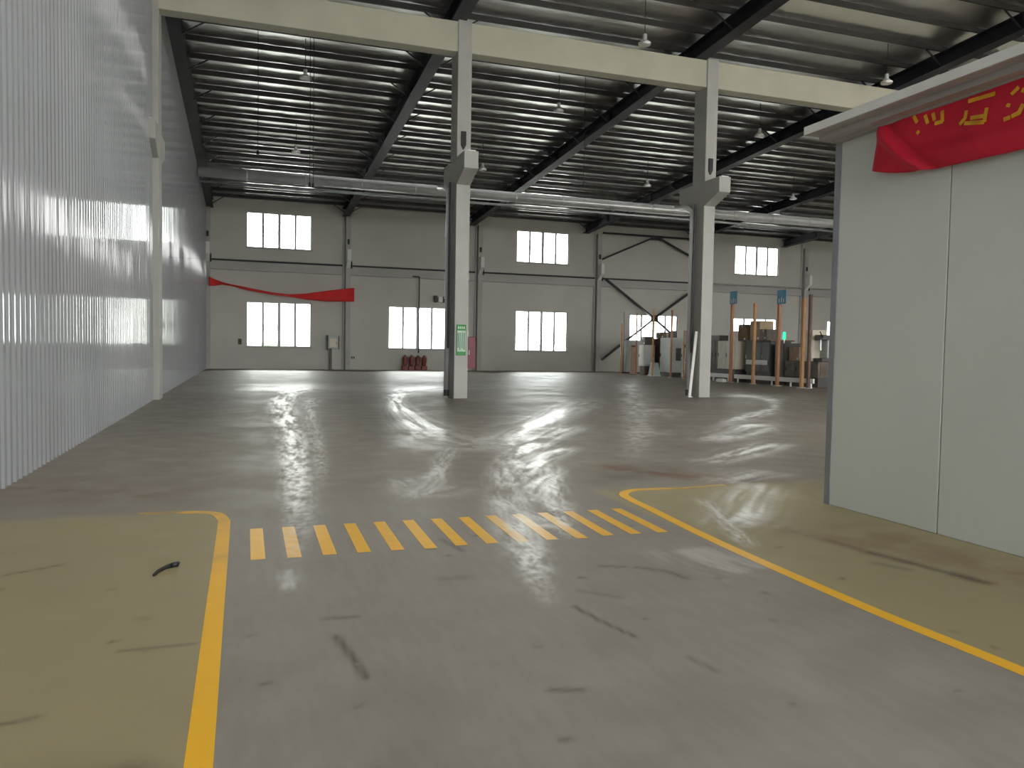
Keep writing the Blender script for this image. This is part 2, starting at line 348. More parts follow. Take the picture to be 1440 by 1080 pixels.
def tracks(X, Y):
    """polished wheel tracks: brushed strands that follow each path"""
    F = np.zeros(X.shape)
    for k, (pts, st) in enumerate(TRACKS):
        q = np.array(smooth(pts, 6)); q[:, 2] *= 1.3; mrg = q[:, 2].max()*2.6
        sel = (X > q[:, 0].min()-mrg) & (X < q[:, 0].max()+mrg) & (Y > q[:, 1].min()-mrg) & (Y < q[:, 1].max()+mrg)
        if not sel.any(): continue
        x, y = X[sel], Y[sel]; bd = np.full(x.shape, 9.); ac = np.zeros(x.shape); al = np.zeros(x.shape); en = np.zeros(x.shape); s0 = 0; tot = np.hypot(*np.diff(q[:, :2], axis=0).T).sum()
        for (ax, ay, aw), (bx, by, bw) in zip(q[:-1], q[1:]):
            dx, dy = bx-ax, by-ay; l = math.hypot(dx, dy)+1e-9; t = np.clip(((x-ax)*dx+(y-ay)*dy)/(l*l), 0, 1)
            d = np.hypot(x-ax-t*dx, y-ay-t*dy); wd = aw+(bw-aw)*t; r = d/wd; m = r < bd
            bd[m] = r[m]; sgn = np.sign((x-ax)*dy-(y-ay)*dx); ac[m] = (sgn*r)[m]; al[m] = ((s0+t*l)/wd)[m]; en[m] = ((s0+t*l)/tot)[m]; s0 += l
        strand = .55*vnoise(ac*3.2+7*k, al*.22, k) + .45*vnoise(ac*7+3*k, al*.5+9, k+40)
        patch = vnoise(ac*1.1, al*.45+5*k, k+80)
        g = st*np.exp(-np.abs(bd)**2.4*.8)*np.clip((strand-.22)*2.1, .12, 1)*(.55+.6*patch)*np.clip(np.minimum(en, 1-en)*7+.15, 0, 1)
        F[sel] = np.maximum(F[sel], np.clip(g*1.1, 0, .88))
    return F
def set_attr(me, name, vals):
    at = me.attributes.new(name, 'FLOAT', 'POINT'); at.data.foreach_set('value', np.asarray(vals, dtype=np.float32).ravel())
def grid_mesh(name, X, Y, Z, m, parent=None):
    ny, nx = X.shape; me = bpy.data.meshes.new(name)
    me.vertices.add(nx*ny); me.vertices.foreach_set('co', np.stack([X, Y, Z], -1).astype(np.float32).ravel())
    i = np.arange(nx*ny).reshape(ny, nx); q = np.stack([i[:-1, :-1], i[:-1, 1:], i[1:, 1:], i[1:, :-1]], -1).reshape(-1, 4)
    me.loops.add(q.size); me.loops.foreach_set('vertex_index', q.ravel().astype(np.int32))
    me.polygons.add(len(q)); me.polygons.foreach_set('loop_start', np.arange(0, q.size, 4, dtype=np.int32))
    me.update(calc_edges=True); me.validate(); me.materials.append(MT[m])
    o = bpy.data.objects.new(name, me); COL.objects.link(o); o.parent = parent; return o
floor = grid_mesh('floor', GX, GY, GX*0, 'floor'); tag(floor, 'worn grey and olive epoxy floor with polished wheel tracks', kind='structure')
set_attr(floor.data, 'polish_glare', tracks(GX, GY)); set_attr(floor.data, 'stain_shade', field(GX, GY, STAINS_AND_SHADE)); set_attr(floor.data, 'rust', field(GX, GY, RUST))

def stripe(name, pts, wd, wearf, label, n=60):
    """a band of line paint along a polyline, a film thicker than the floor"""
    q = np.array(smooth(pts, 10) if len(pts) > 2 else [tuple(np.array(pts[0])*(1-t)+np.array(pts[1])*t) for t in np.linspace(0, 1, 14)])
    d = np.gradient(q, axis=0); d /= np.linalg.norm(d, axis=1)[:, None]; nrm = np.stack([-d[:, 1], d[:, 0]], -1)
    off = np.linspace(-wd/2, wd/2, 4); P = q[:, None, :] + nrm[:, None, :]*off[None, :, None]
    X, Y = P[..., 0], P[..., 1]; Z = X*0+.0015
    Xe = np.concatenate([X[:, :1], X, X[:, -1:]], 1); Ye = np.concatenate([Y[:, :1], Y, Y[:, -1:]], 1); Ze = np.concatenate([Z[:, :1]-.0015, Z, Z[:, -1:]-.0015], 1)
    o = grid_mesh(name, Xe, Ye, Ze, 'line', floor)
    if o.data.polygons[0].normal.z < 0 or o.data.polygons[1].normal.z < 0: o.data.flip_normals()
    set_attr(o.data, 'polish_glare', tracks(Xe, Ye)); set_attr(o.data, 'wear', wearf(Xe, Ye))
    o.data.shade_flat(); o['label'] = label; return o
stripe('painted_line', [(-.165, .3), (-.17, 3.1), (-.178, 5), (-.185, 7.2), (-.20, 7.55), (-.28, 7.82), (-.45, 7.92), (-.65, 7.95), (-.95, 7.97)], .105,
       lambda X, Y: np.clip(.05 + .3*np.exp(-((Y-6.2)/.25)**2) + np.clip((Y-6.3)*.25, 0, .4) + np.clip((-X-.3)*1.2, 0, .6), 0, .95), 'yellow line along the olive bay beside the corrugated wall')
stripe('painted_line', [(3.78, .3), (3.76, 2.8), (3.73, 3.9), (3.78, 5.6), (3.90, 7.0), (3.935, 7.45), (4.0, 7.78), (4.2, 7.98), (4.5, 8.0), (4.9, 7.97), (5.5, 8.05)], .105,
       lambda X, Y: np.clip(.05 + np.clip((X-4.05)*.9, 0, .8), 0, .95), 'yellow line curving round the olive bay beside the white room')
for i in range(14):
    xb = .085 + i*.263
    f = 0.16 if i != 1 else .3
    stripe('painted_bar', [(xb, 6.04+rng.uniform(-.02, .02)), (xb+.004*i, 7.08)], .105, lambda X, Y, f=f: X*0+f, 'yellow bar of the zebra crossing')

# ------------------------------------------------------------------ walls
def wall_holes(name, x0, x1, z0, z1, holes, y0, y1, m, parent=None):
    """solid wall along X, thickness y0..y1, with rectangular openings"""
    X = sorted({x0, x1, *[h[0] for h in holes], *[h[1] for h in holes]}); Z = sorted({z0, z1, *[h[2] for h in holes], *[h[3] for h in holes]})
    inh = lambda x, z: any(h[0] < x < h[1] and h[2] < z < h[3] for h in holes)
    mb = MB()
    solid = {(i, j): not inh((X[i]+X[i+1])/2, (Z[j]+Z[j+1])/2) for i in range(len(X)-1) for j in range(len(Z)-1)}
    idx = {}
    def V(x, y, z):
        k = (x, y, z)
        if k not in idx: idx[k] = len(mb.v); mb.v.append(k)
        return idx[k]
    for (i, j), s in solid.items():
        if not s: continue
        a, b, c, d = X[i], X[i+1], Z[j], Z[j+1]
        mb.f.append((V(a, y0, c), V(b, y0, c), V(b, y0, d), V(a, y0, d))); mb.f.append((V(a, y1, c), V(a, y1, d), V(b, y1, d), V(b, y1, c)))
        if not solid.get((i-1, j), False): mb.f.append((V(a, y0, c), V(a, y0, d), V(a, y1, d), V(a, y1, c)))
        if not solid.get((i+1, j), False): mb.f.append((V(b, y0, c), V(b, y1, c), V(b, y1, d), V(b, y0, d)))
        if not solid.get((i, j-1), False): mb.f.append((V(a, y0, c), V(a, y1, c), V(b, y1, c), V(b, y0, c)))
        if not solid.get((i, j+1), False): mb.f.append((V(a, y0, d), V(b, y0, d), V(b, y1, d), V(a, y1, d)))
    return mb.build(name, m, parent)
WX = [(.0, 4.18), (9.50, 13.66), (18.98, 23.15), (28.45, 32.7), (37.95, 42.2), (47.4, 51.6)]
LOW, UPP = (1.5, 4.49), (8.09, 10.43)
holes = [(*q, *LOW) for q in WX] + [(*WX[i], *UPP) for i in (0, 2, 4)]
far = wall_holes('wall_far', XL-.2, XR, 0, zs(YF)+.06, holes, YF, YF+.3, 'plaster'); tag(far, 'pale plaster far wall with two rows of windows', kind='structure')
# corrugated side wall: trapezoid ribs every 22 cm
mb = MB(); per = .225; n = int((YF-YB)/per); prof = [(0, 0), (.145, 0), (.163, .028), (.205, .028)]
cs = [(YB+k*per+a, XL+b) for k in range(n) for a, b in prof]; cs.append((YF, XL))
zl = [0, 2, 4, 6, 8, 10]
for (y, x) in cs:
    for z in zl+[zs(y)+.06]: mb.v.append((x, y, z))
for i in range(len(cs)-1):
    for j in range(6): a = i*7+j; mb.f.append((a, a+7, a+8, a+1))
wl = mb.build('wall_left', 'sheet'); tag(wl, 'glossy grey-white corrugated metal side wall', kind='structure')
wr = B(XR, XR+.3, YB, YF+.3, 0, 12).build('wall_right', 'plaster'); tag(wr, kind='structure')
added_gates = [(.2, 8.2, 0, 5.4), (19, 27, 0, 5.5)]  # unseen gate openings behind the camera, added as light sources
added_bwin = [(a, a+4.2, 8.1, 10.4) for a in (1.5, 11, 20.5, 30, 39.5, 49)] + [(a, a+4.2, 1.5, 4.5) for a in (11, 30, 39.5, 49)]  # unseen back windows, likewise added to light the foreground
wb = wall_holes('wall_back', XL-.2, XR, 0, zs(YB)+.06, added_gates+added_bwin, YB-.3, YB, 'plaster'); tag(wb, kind='structure')
gr = B(-80, 140, -90, YB-.3, -.12, -.02).build('ground_yard', 'ground'); tag(gr, kind='structure')
gr = B(-80, 140, YF+.3, 160, -.12, -.02).build('ground_yard', 'ground'); tag(gr, kind='structure')

# portals guide the sky light through the openings, real and added
def portal(x0, x1, z0, z1, y, rx):
    l = bpy.data.lights.new('portal', 'AREA'); l.shape = 'RECTANGLE'; l.size = x1-x0; l.size_y = z1-z0; l.cycles.is_portal = True
    o = bpy.data.objects.new('sky_portal', l); COL.objects.link(o); o.location = ((x0+x1)/2, y, (z0+z1)/2); o.rotation_euler = (rx, 0, 0)
for hh in holes: portal(*hh, YF+.33, -math.pi/2)
for hh in added_gates+added_bwin: portal(*hh, YB-.33, math.pi/2)

# windows
def window(k, x0, x1, z0, z1, label):
    y = YF+.10
    wd = thing('window_%d' % k, ((x0+x1)/2, y, z0), label, None, kind='structure')
    mb = MB(); t = .06
    mb.box(x0, x1, y, y+.08, z0, z0+t).box(x0, x1, y, y+.08, z1-t, z1).box(x0, x0+t, y, y+.08, z0+t, z1-t).box(x1-t, x1, y, y+.08, z0+t, z1-t)
    mb.build('frame', 'frame', wd)
    for i in range(1, 4):
        xm = x0+(x1-x0)*i/4; hw = .10 if i == 2 else .075
        B(xm-hw, xm+hw, y-.01, y+.07, z0+t, z1-t).build('mullion', 'frame', wd)
    for i in range(4):
        a, b = x0+(x1-x0)*i/4, x0+(x1-x0)*(i+1)/4
        B(a+.03, b-.03, y+.03, y+.036, z0+t, z1-t).build('pane', 'glass', wd)
    B(x0-.08, x1+.08, YF-.10, YF+.10, z0-.08, z0-.002).build('window_sill', 'ledge', wd)
k = 1
near_by = ['beside the corrugated wall', 'behind the column with the green notice', 'between the green notice column and the bracing', 'behind the steel cross bracing', 'behind the stored machines under a high window', 'behind the stacked goods at the end']
for i, q in enumerate(WX):
    window(k, *q, *LOW, 'low four-pane window '+near_by[i]); k += 1
for i in (0, 2, 4):
    window(k, *WX[i], *UPP, 'high four-pane window '+near_by[i].replace('stored machines under a high window', 'stored machines')); k += 1

# ------------------------------------------------------------------ roof: foil, purlins, rafters
SKY = [(x0, x0+3.4, 4.0, 14.5) for x0 in (.5, 9.0, 18.0, 27.0)]      # unseen translucent roof lights, added to brighten the floor below
gx = sorted(set(np.round(np.linspace(XL-.2, XR, 160), 3)) | {v for q in SKY for v in q[:2]}); gy = sorted(set(np.round(np.linspace(YB-.3, YF+.3, 300), 3)) | {4.0, 14.5})
X_, Y_ = np.meshgrid(gx, gy)
Zf = 12.05-.055*(Y_-27)+.80 + .004*np.sin(Y_*2*math.pi/1.57+1)+.008*np.sin(X_*5.1+np.sin(Y_*3)*2)
ceil = grid_mesh('ceiling', X_, Y_, Zf, 'foil'); tag(ceil, 'silver foil roof lining between dark purlins', kind='structure')
bm = bmesh.new(); bm.from_mesh(ceil.data)
cut = [f for f in bm.faces if any(q[0] < f.calc_center_median().x < q[1] and q[2] < f.calc_center_median().y < q[3] for q in SKY)]
bmesh.ops.delete(bm, geom=cut, context='FACES'); bmesh.ops.reverse_faces(bm, faces=bm.faces[:]); bm.to_mesh(ceil.data); bm.free()
sm = ceil.modifiers.new('thickness', 'SOLIDIFY'); sm.thickness = .08; sm.offset = -1
for (a, b, c, d) in SKY:
    mb = MB(); mb.v = [(x, y, zs(y)+e) for e in (.03, .035) for y in (c, d) for x in (a, b)]
    mb.f = [(0, 2, 3, 1), (4, 5, 7, 6), (0, 1, 5, 4), (2, 6, 7, 3), (0, 4, 6, 2), (1, 3, 7, 5)]
    mb.build('added_roof_light', 'added_rooflight', ceil)
    l = bpy.data.lights.new('portal', 'AREA'); l.shape = 'RECTANGLE'; l.size = b-a; l.size_y = d-c; l.cycles.is_portal = True
    o = bpy.data.objects.new('sky_portal', l); COL.objects.link(o); o.location = ((a+b)/2, (c+d)/2, zs((c+d)/2)+.45)
PY = [29.0 + 1.57*i for i in range(-34, 17)]
for y in PY:
    if not (YB+.2 < y < YF-.1): continue
    z0 = zr(y)+.565; z1 = zs(y)-.02
    mb = MB(); mb.box(XL, XR, y-.004, y+.004, z0, z1).box(XL, XR, y-.075, y-.0041, z0, z0+.008).box(XL, XR, y+.0041, y+.075, z1-.03, z1-.022)
    mb.box(XL, XR, y-.075, y-.068, z0+.0081, z0+.03)
    mb.build('purlin', 'purlin', ceil)
for x in RX:
    mb = MB(); ya, yb = YB+.1, YF-.02; hw, tf = .24, .03
    def slab(x0, x1, d0, d1):
        b = len(mb.v); mb.v += [(xx, yy, zr(yy)+d) for d in (d0, d1) for yy in (ya, yb) for xx in (x0, x1)]
        mb.f += [tuple(b+i for i in q) for q in ((0, 2, 3, 1), (4, 5, 7, 6), (0, 1, 5, 4), (2, 6, 7, 3), (0, 4, 6, 2), (1, 3, 7, 5))]
    slab(x-hw, x+hw, 0, tf); slab(x-hw, x+hw, .56-tf, .56); slab(x-.008, x+.008, tf+.0005, .56-tf-.0005)
    rf = mb.build('rafter', 'rafter', ceil)
    for j, y in enumerate(PY):
        if not (14 < y < YF-.1): continue
        B(x-.12, x+.12, y-.006, y+.006, zr(y)+tf+.01, zr(y)+.53).build('stiffener', 'rafter', rf) if j % 4 == 0 else None
        if j % 2 == 0 and x < 40:
            for s in (-1, 1):
                if x < 0 and s < 0: continue
                MB().bar((x+s*.10, y, zr(y)+.05), (x+s*.95, y+.0, zr(y)+.60), .045, .045, (0, 1, 0)).build('fly_brace', 'rafter', rf)

# silver duct hung below the rafters near the far wall
yd, zd = 44.0, 10.58
du = thing('air_duct', (XL+.15, yd, zd), 'long silver duct hung below the roof near the far wall', 'duct')
MB().tube([(XL+.12, yd, zd), (XR-.5, yd, zd)], .29, 20).build('duct_tube', 'duct', du, smooth=True)
x = 0.
while x < 50:
    MB().tube([(x, yd, zd), (x+.05, yd, zd)], .315, 20).build('flange_ring', 'duct', du); x += 3.0
for x in RX[1:6]: MB().tube([(x+.2, yd, zd+.28), (x+.2, yd, zr(yd)+.05)], .02, 6).build('hanger', 'darkpipe', du)
MB().tube([(XL+.12, yd+.8, zd-.35), (XR-.5, yd+.8, zd-.35)], .07, 10).build('service_pipe', 'galv', du, smooth=True)

# ------------------------------------------------------------------ middle row: columns and tie beam
tb = B(XL+.0, XR, YC+.05, YC+.55, 10.89, 11.82).build('trim_1', 'beamcream', bevel=.012); tag(tb, 'cream concrete beam crossing the hall on the columns', kind='structure')
def column(x, label):
    r = thing('concrete_column', (x, YC, 0), label, 'column', 'row of concrete columns under the beam', None)
    hw = .225
    B(x-hw, x+hw, YC, YC+.80, 0, 11.86).build('shaft', 'concrete', r, bevel=.012)
    for s in (-1, 1):   # crane corbels towards and away from the camera
        y0 = YC if s < 0 else YC+.80
        e = y0+s*.90
        MB().prism([(y0+s*.001, 6.76), (e, 7.10), (e, 7.62), (y0+s*.001, 7.62)], 0, x-hw-.001, x+hw+.001).build('corbel', 'concrete', r, bevel=.01)
        B(x-.14, x+.14, min(e, e-s*.5), max(e, e-s*.5), 7.62, 7.65).build('bearing_plate', 'galv', r)
    h = B(x-.10, x+.06, YC-.05, YC, 8.0, 8.42).build('hanger_plate', 'black', r)
    MB().prism([(x-.10, 8.0), (x+.06, 8.0), (x-.01, 7.86), (x-.04, 7.86)], 1, YC-.04, YC-.002).build('hook', 'black', h)
    return r
column(CX[0], 'concrete column standing against the corrugated wall')
column(CX[1], 'concrete column carrying the green notice and a red cabinet')
column(CX[2], 'concrete column with a white plank leaned on it')
column(CX[3], 'concrete column rising behind the white panel room')

# ------------------------------------------------------------------ far wall columns, ledge, brace
for i, x in enumerate(FX):
    lab = ['white wall column in the corner by the corrugated wall', 'white wall column beside the electric box', 'white wall column behind the green notice column', 'white wall column at the left foot of the bracing',
           'white wall column at the right foot of the bracing', 'white wall column behind the thick timber poles', 'white wall column past the stored machines'][i]
    r = thing('wall_column', (x, YF-.2, 0), lab, 'column', 'columns along the far wall')
    B(x-.17, x+.17, YF-.36, YF, 0, zr(YF)-.002).build('shaft', 'concrete', r, bevel=.01)
    MB().prism([(YF-.36, 7.0), (YF-.95, 7.45), (YF-.95, 8.2), (YF-.36, 8.2)], 0, x-.13, x+.13).build('corbel', 'white', r)
    B(x-.07, x+.07, YF-.42, YF-.36, 8.6, 8.95).build('hanger_plate', 'black', r)
    if i: MB().tube([(x-.30, YF-.10, 0), (x-.30, YF-.10, 11.0)], .05, 8).build('downpipe', 'pipe', r)
    MB().tube([(x+.20, YF-.5, 6.95), (x+.20, YF-.5, 7.4), (x+.2, YF-.2, 7.5)], .05, 6).build('bracket', 'black', r)
for i in range(6):
    a, b = FX[i]+.18, FX[i+1]-.40
    lg = B(a, b, YF-.30, YF-.001, 6.52, 7.08).build('trim_%d' % (i+2), 'ledge'); tag(lg, kind='structure')
    MB().tube([(a, YF-.36, 7.14), (b, YF-.36, 7.14)], .06, 8).build('ledge_pipe', 'galv' if i > 3 else 'darkpipe', lg)
a, b = FX[3]+.2, FX[4]-.2; mx_ = (a+b)/2; yb_ = YF-.42
br = thing('wall_brace', (mx_, yb_, 0), 'dark steel cross bracing on the far wall', 'brace')
for p0, p1, wd in [((a, 10.6), (b, 10.6), .16), ((a, 8.6), (mx_-.35, 10.45), .16), ((b, 8.6), (mx_+.35, 10.45), .16), ((a+.3, 7.1), (mx_, 4.2), .26), ((b-.3, 7.1), (mx_, 4.2), .26), ((mx_, 4.2), (a+.1, .9), .24), ((mx_, 4.2), (b-.1, .9), .24)]:
    MB().bar((p0[0], yb_, p0[1]), (p1[0], yb_, p1[1]), .12, wd, (0, 1, 0)).build('brace_member', 'rafter', br)
B(mx_-.5, mx_+.5, yb_-.07, yb_-.061, 10.3, 10.62).build('gusset_plate', 'rafter', br)
B(mx_-.32, mx_+.32, yb_-.07, yb_-.061, 3.95, 4.45).build('gusset_plate', 'rafter', br)

# ------------------------------------------------------------------ white panel room on the right
BX, BY1, BY0, BZ = 5.9, 6.78, -2.0, 3.82
room = thing('panel_room', (8.5, 2.5, 0), 'white sandwich-panel room with an overhanging roof edge', 'room')
y = BY1-.05
i = 0
while y > BY0:
    y2 = max(BY0, y-1.38)
    B(BX, BX+.08, y2+.004, y-.004, 0.0, BZ).build('wall_panel', 'panel', room, bevel=.006); y = y2
x = BX+.05
while x < 12:
    x2 = min(12, x+1.38); B(x+.004, x2-.004, BY1-.08, BY1, 0, BZ).build('wall_panel', 'panel', room, bevel=.006); x = x2
MB().prism([(BX-.012, BY1+.012), (BX-.012, BY1-.07), (BX-.0005, BY1-.07), (BX-.0005, BY1+.0005), (BX+.07, BY1+.0005), (BX+.07, BY1+.012)], 2, 0, BZ).build('corner_trim', 'trimblue', room)
rf = B(BX-.33, 12.3, BY0, BY1+.12, 3.90, 3.985).build('roof', 'fascia', room, bevel=.01)
B(BX-.20, BX-.08, BY0, BY1+.05, 3.84, 3.8995).build('soffit_channel', 'fascia', rf)
B(BX-.335, BX-.329, BY0, BY1+.125, 3.905, 3.99).build('edge_strip', 'white_metal', rf)
B(BX-.08, 12, BY0, BY1+.0, BZ, 3.8995).build('top_channel', 'fascia', rf)

# red banner tied under the roof edge
ban = thing('red_banner', (5.82, 6.1, 3.4), 'red cloth banner with golden characters hung on the white room', 'banner')
def bx_(y, v):
    """how far the cloth stands off the wall, v = 0 top .. 1 bottom"""
    u = 6.16-y
    d = .035 + .012*math.sin(u*5.2+v*2)
    fold = u - (.02+.55*v**1.8); d += .05*math.exp(-(fold/.07)**2)*min(1, v*3) - .02*math.exp(-((fold-.13)/.08)**2)
    d += .035*math.exp(-((v-.78)/.16)**2)*min(1, u*1.6) - .015*math.exp(-((v-.56)/.1)**2)*min(1, u*1.6)
    return BX - .03 - max(.005, d)
def btop(y): return 3.868 - .018*math.sin(min(1, max(0, (6.14-y)/4.6))*math.pi)
def bbot(y): u = 6.2-y; return 3.25 + .16*math.exp(-u/.45)
ny, nv = 130, 26
Xb = np.zeros((nv, ny)); Yb = Xb.copy(); Zb = Xb.copy()
for j in range(nv):
    for i in range(ny):
        v = j/(nv-1); y = 6.13+.075*v - (4.6)*i/(ny-1)
        Yb[j, i] = y; Zb[j, i] = btop(y)*(1-v)+bbot(y)*v; Xb[j, i] = bx_(y, v)
o_ = origin(ban); cl = grid_mesh('cloth', Xb-o_.x, Yb-o_.y, Zb-o_.z, 'red', ban)
for q in cl.data.polygons: q.use_smooth = True
sm = cl.modifiers.new('thickness', 'SOLIDIFY'); sm.thickness = .003; sm.offset = 1
CH = [[[(5.714, 3.812), (5.674, 3.742)], [(5.592, 3.788), (5.563, 3.703)], [(5.416, 3.778), (5.411, 3.682), (5.492, 3.686)], [(5.676, 3.664), (5.657, 3.639)], [(5.509, 3.785), (5.493, 3.713)]],
      [[(5.152, 3.782), (4.886, 3.766)], [(5.164, 3.708), (5.172, 3.645), (5.229, 3.607)], [(5.181, 3.604), (4.981, 3.562)], [(4.956, 3.672), (4.976, 3.561)], [(5.118, 3.631), (4.983, 3.612)]],
      [[(4.672, 3.753), (4.735, 3.712)], [(4.751, 3.648), (4.763, 3.621)], [(4.633, 3.61), (4.671, 3.552), (4.736, 3.54)], [(4.802, 3.532), (4.745, 3.538)], [(4.647, 3.724), (4.591, 3.69)]]]
for ch in CH:
    for st in ch:
        mb = MB()
        q = [np.array(a) for a in st]; L_ = []
        for a, b in zip(q[:-1], q[1:]): L_ += [a+(b-a)*t for t in np.linspace(0, 1, 6)]
        b0 = len(mb.v)
        for i, c in enumerate(L_):
            d = L_[min(i+1, len(L_)-1)]-L_[max(i-1, 0)]; d = d/(np.linalg.norm(d)+1e-9); nr = np.array([-d[1], d[0]])*.017
            for s in (-1, 0, 1):
                e = c+nr*s; v = (btop(e[0])-e[1])/(btop(e[0])-bbot(e[0])); mb.v.append((bx_(e[0], v)-.009, e[0], e[1]))
        for i in range(len(L_)-1):
            for s in (0, 1): a = b0+i*3+s; mb.f.append((a, a+1, a+4, a+3))
        o = mb.build('character_stroke', 'letter', ban)
        sm = o.modifiers.new('thickness', 'SOLIDIFY'); sm.thickness = .002; sm.offset = 0
MB().tube([(5.845, 6.13, 3.865), (5.83, 6.16, 3.895)], .004, 6).build('tie_cord', 'white', ban)

# ------------------------------------------------------------------ far banner, twisted
fb = thing('far_red_banner', (2.2, 54.5, 4.6), 'twisted red cloth strip strung along the far wall over a window', 'banner')
prof = [(-2.30, 6.00, 5.39), (-2.05, 5.86, 5.40), (-1.48, 5.66, 5.50), (-.96, 5.54, 5.44), (.15, 5.36, 5.19), (1.5, 5.13, 4.98), (2.64, 5.02, 4.88), (3.8, 5.12, 4.74), (5.2, 5.37, 4.65), (7.02, 5.64, 4.69)]
pa = np.array(prof); xx = np.linspace(-2.30, 7.02, 90); tp = np.interp(xx, pa[:, 0], pa[:, 1]); bt = np.interp(xx, pa[:, 0], pa[:, 2])
sg = np.where(xx < -1.2, -1, 1)
Xb = np.zeros((9, 90)); Yb = Xb.copy(); Zb = Xb.copy()
for j in range(9):
    v = j/8; hgt = tp-bt; dep = np.sqrt(np.maximum(0, .55**2-np.minimum(hgt, .54)**2))*.45
    Xb[j] = xx; Zb[j] = tp*(1-v)+bt*v; Yb[j] = 54.42 + (v-.5)*dep + .03*np.sin(xx*4+v*2)
oo = origin(fb); c2_ = grid_mesh('cloth', Xb-oo.x, Yb-oo.y, Zb-oo.z, 'red2', fb)
for q in c2_.data.polygons: q.use_smooth = True
sm = c2_.modifiers.new('thickness', 'SOLIDIFY'); sm.thickness = .004
MB().tube([(7.02, 54.42, 5.62), (7.05, 54.96, 5.66)], .012, 6).build('tie_cord', 'darkpipe', fb)
MB().tube([(-2.30, 54.42, 5.98), (-2.32, 54.60, 6.05)], .012, 6).build('tie_cord', 'darkpipe', fb)

# ------------------------------------------------------------------ things on the columns
g = thing('notice_board', (6.475, YC, 1.0), 'green framed notice on the concrete column', 'sign')
B(6.32, 6.63, YC-.03, YC-.001, 1.38, 2.36).build('board', 'green', g, bevel=.006)
B(6.34, 6.61, YC-.036, YC-.0305, 1.50, 2.17).build('sheet', 'paper', g)
for i, (a, b) in enumerate(((6.37, 1.62), (6.43, 1.56), (6.50, 1.60), (6.565, 1.56))): B(a-.013, a+.013, YC-.041, YC-.0365, b, 2.10).build('text_column', 'teal', g)
for i in range(4): B(6.36+i*.062, 6.40+i*.062, YC-.036, YC-.0305, 2.22, 2.30).build('heading_mark', 'paper', g)
g = thing('hose_cabinet', (6.9, YC+.4, .9), 'red fire hose cabinet fixed to the side of the notice column', 'cabinet')
B(6.708, 7.0, YC+.12, YC+.68, .95, 1.98).build('body', 'redpaint', g, bevel=.01)
dr = B(6.74, 6.97, YC+.10, YC+.1195, 1.0, 1.93).build('door', 'redpaint', g); B(6.76, 6.78, YC+.08, YC+.0995, 1.4, 1.55).build('handle', 'white_metal', dr)
B(6.708, 6.80, YC+.3, YC+.4, 1.98, 2.16).build('bell', 'white', g)
for cx, zt, lab in ((CX[1], 7.05, 'grey downpipe with an elbow beside the notice column'), (CX[2], 7.05, 'grey downpipe beside the column with the leaning plank')):
    g = thing('downpipe', (cx-.33, YC+.7, 0), lab, 'pipe', 'pipes on the columns')
    x, y = cx-.225-.09, YC+.62
    MB().tube([(x, y, .25), (x, y, zt-.6), (x, y+.05, zt-.38), (x-.05, y+.3, zt-.22), (x-.08, y+1.0, zt-.1)], .085, 12).build('pipe', 'pipe', g, smooth=True)
    for z in (1.2, 3.2, 5.2): B(x-.10, cx-.226, y-.03, y+.03, z, z+.05).build('clamp', 'galv', g)
    MB().tube([(x-.01, y-.2, 1.6), (x-.01, y-.2, 6.9)], .035, 8).build('conduit', 'darkpipe', g)
    MB().tube([(x+.0, y, .05), (x, y, .25)], [.088, .087], 12).build('foot', 'darkpipe', g)
g = thing('leaning_plank', (15.05, YC+.15, 0), 'narrow white plank leaned on the concrete column', 'plank')
MB().bar((14.95, YC+.14, .01), (15.18, YC+.16, 2.35), .04, .11, (0, 0, 1)).build('board', 'white', g)
B(14.86, 15.02, YC+.05, YC+.23, 0, .03).build('foot_block', 'white', g)

# ------------------------------------------------------------------ small things on the far wall
g = thing('electric_box', (5.6, YF-.2, 0), 'grey electric box on a post beside the low window', 'electric box')
B(5.30, 6.06, YF-.32, YF-.1, 1.45, 2.25).build('housing', 'greym', g, bevel=.02)
B(5.24, 5.30, YF-.34, YF-.06, 1.35, 2.35).build('side_plate', 'black', g); B(5.98, 6.04, YF-.345, YF-.322, 1.4, 2.32).build('side_plate', 'black', g)
dr = B(5.42, 5.90, YF-.34, YF-.3205, 1.55, 2.12).build('door', 'beige', g); B(5.84, 5.87, YF-.36, YF-.3405, 1.75, 1.9).build('handle', 'black', dr)
B(5.40, 5.56, YF-.28, YF-.14, 0, 1.449).build('post', 'darkm', g); B(5.32, 5.64, YF-.34, YF-.08, 0, .04).build('foot_plate', 'darkm', g)
g = thing('wall_socket', (6.98, YF-.1, .7), 'small grey double socket low on the far wall', 'socket')
B(6.86, 7.16, YF-.08, YF-.001, .68, 1.0).build('plate', 'greym', g, bevel=.01)
for a in (6.90, 7.04): B(a, a+.08, YF-.10, YF-.0805, .76, .92).build('outlet', 'black', g)
g = thing('wall_switch', (-.4, YF-.1, 1.6), 'small dark switch box left of the low window', 'switch')
B(-.52, -.30, YF-.09, YF-.001, 1.62, 2.0).build('body', 'darkbrownm', g, bevel=.01); B(-.45, -.37, YF-.11, YF-.0905, 1.75, 1.88).build('toggle', 'black', g)
g = thing('floodlight', (13.2, YF-.2, 4.8), 'small floodlight on the wall over the low window', 'lamp')
B(13.0, 13.42, YF-.34, YF-.12, 4.88, 5.26).build('housing', 'white', g, bevel=.02); B(13.30, 13.44, YF-.36, YF-.1, 4.86, 5.28).build('visor', 'black', g)
B(13.10, 13.30, YF-.12, YF-.001, 5.0, 5.14).build('bracket', 'black', g); MB().tube([(12.82, YF-.25, 4.86), (12.80, YF-.25, 5.34)], [.11, .13], 10).build('horn', 'darkbrownm', g)
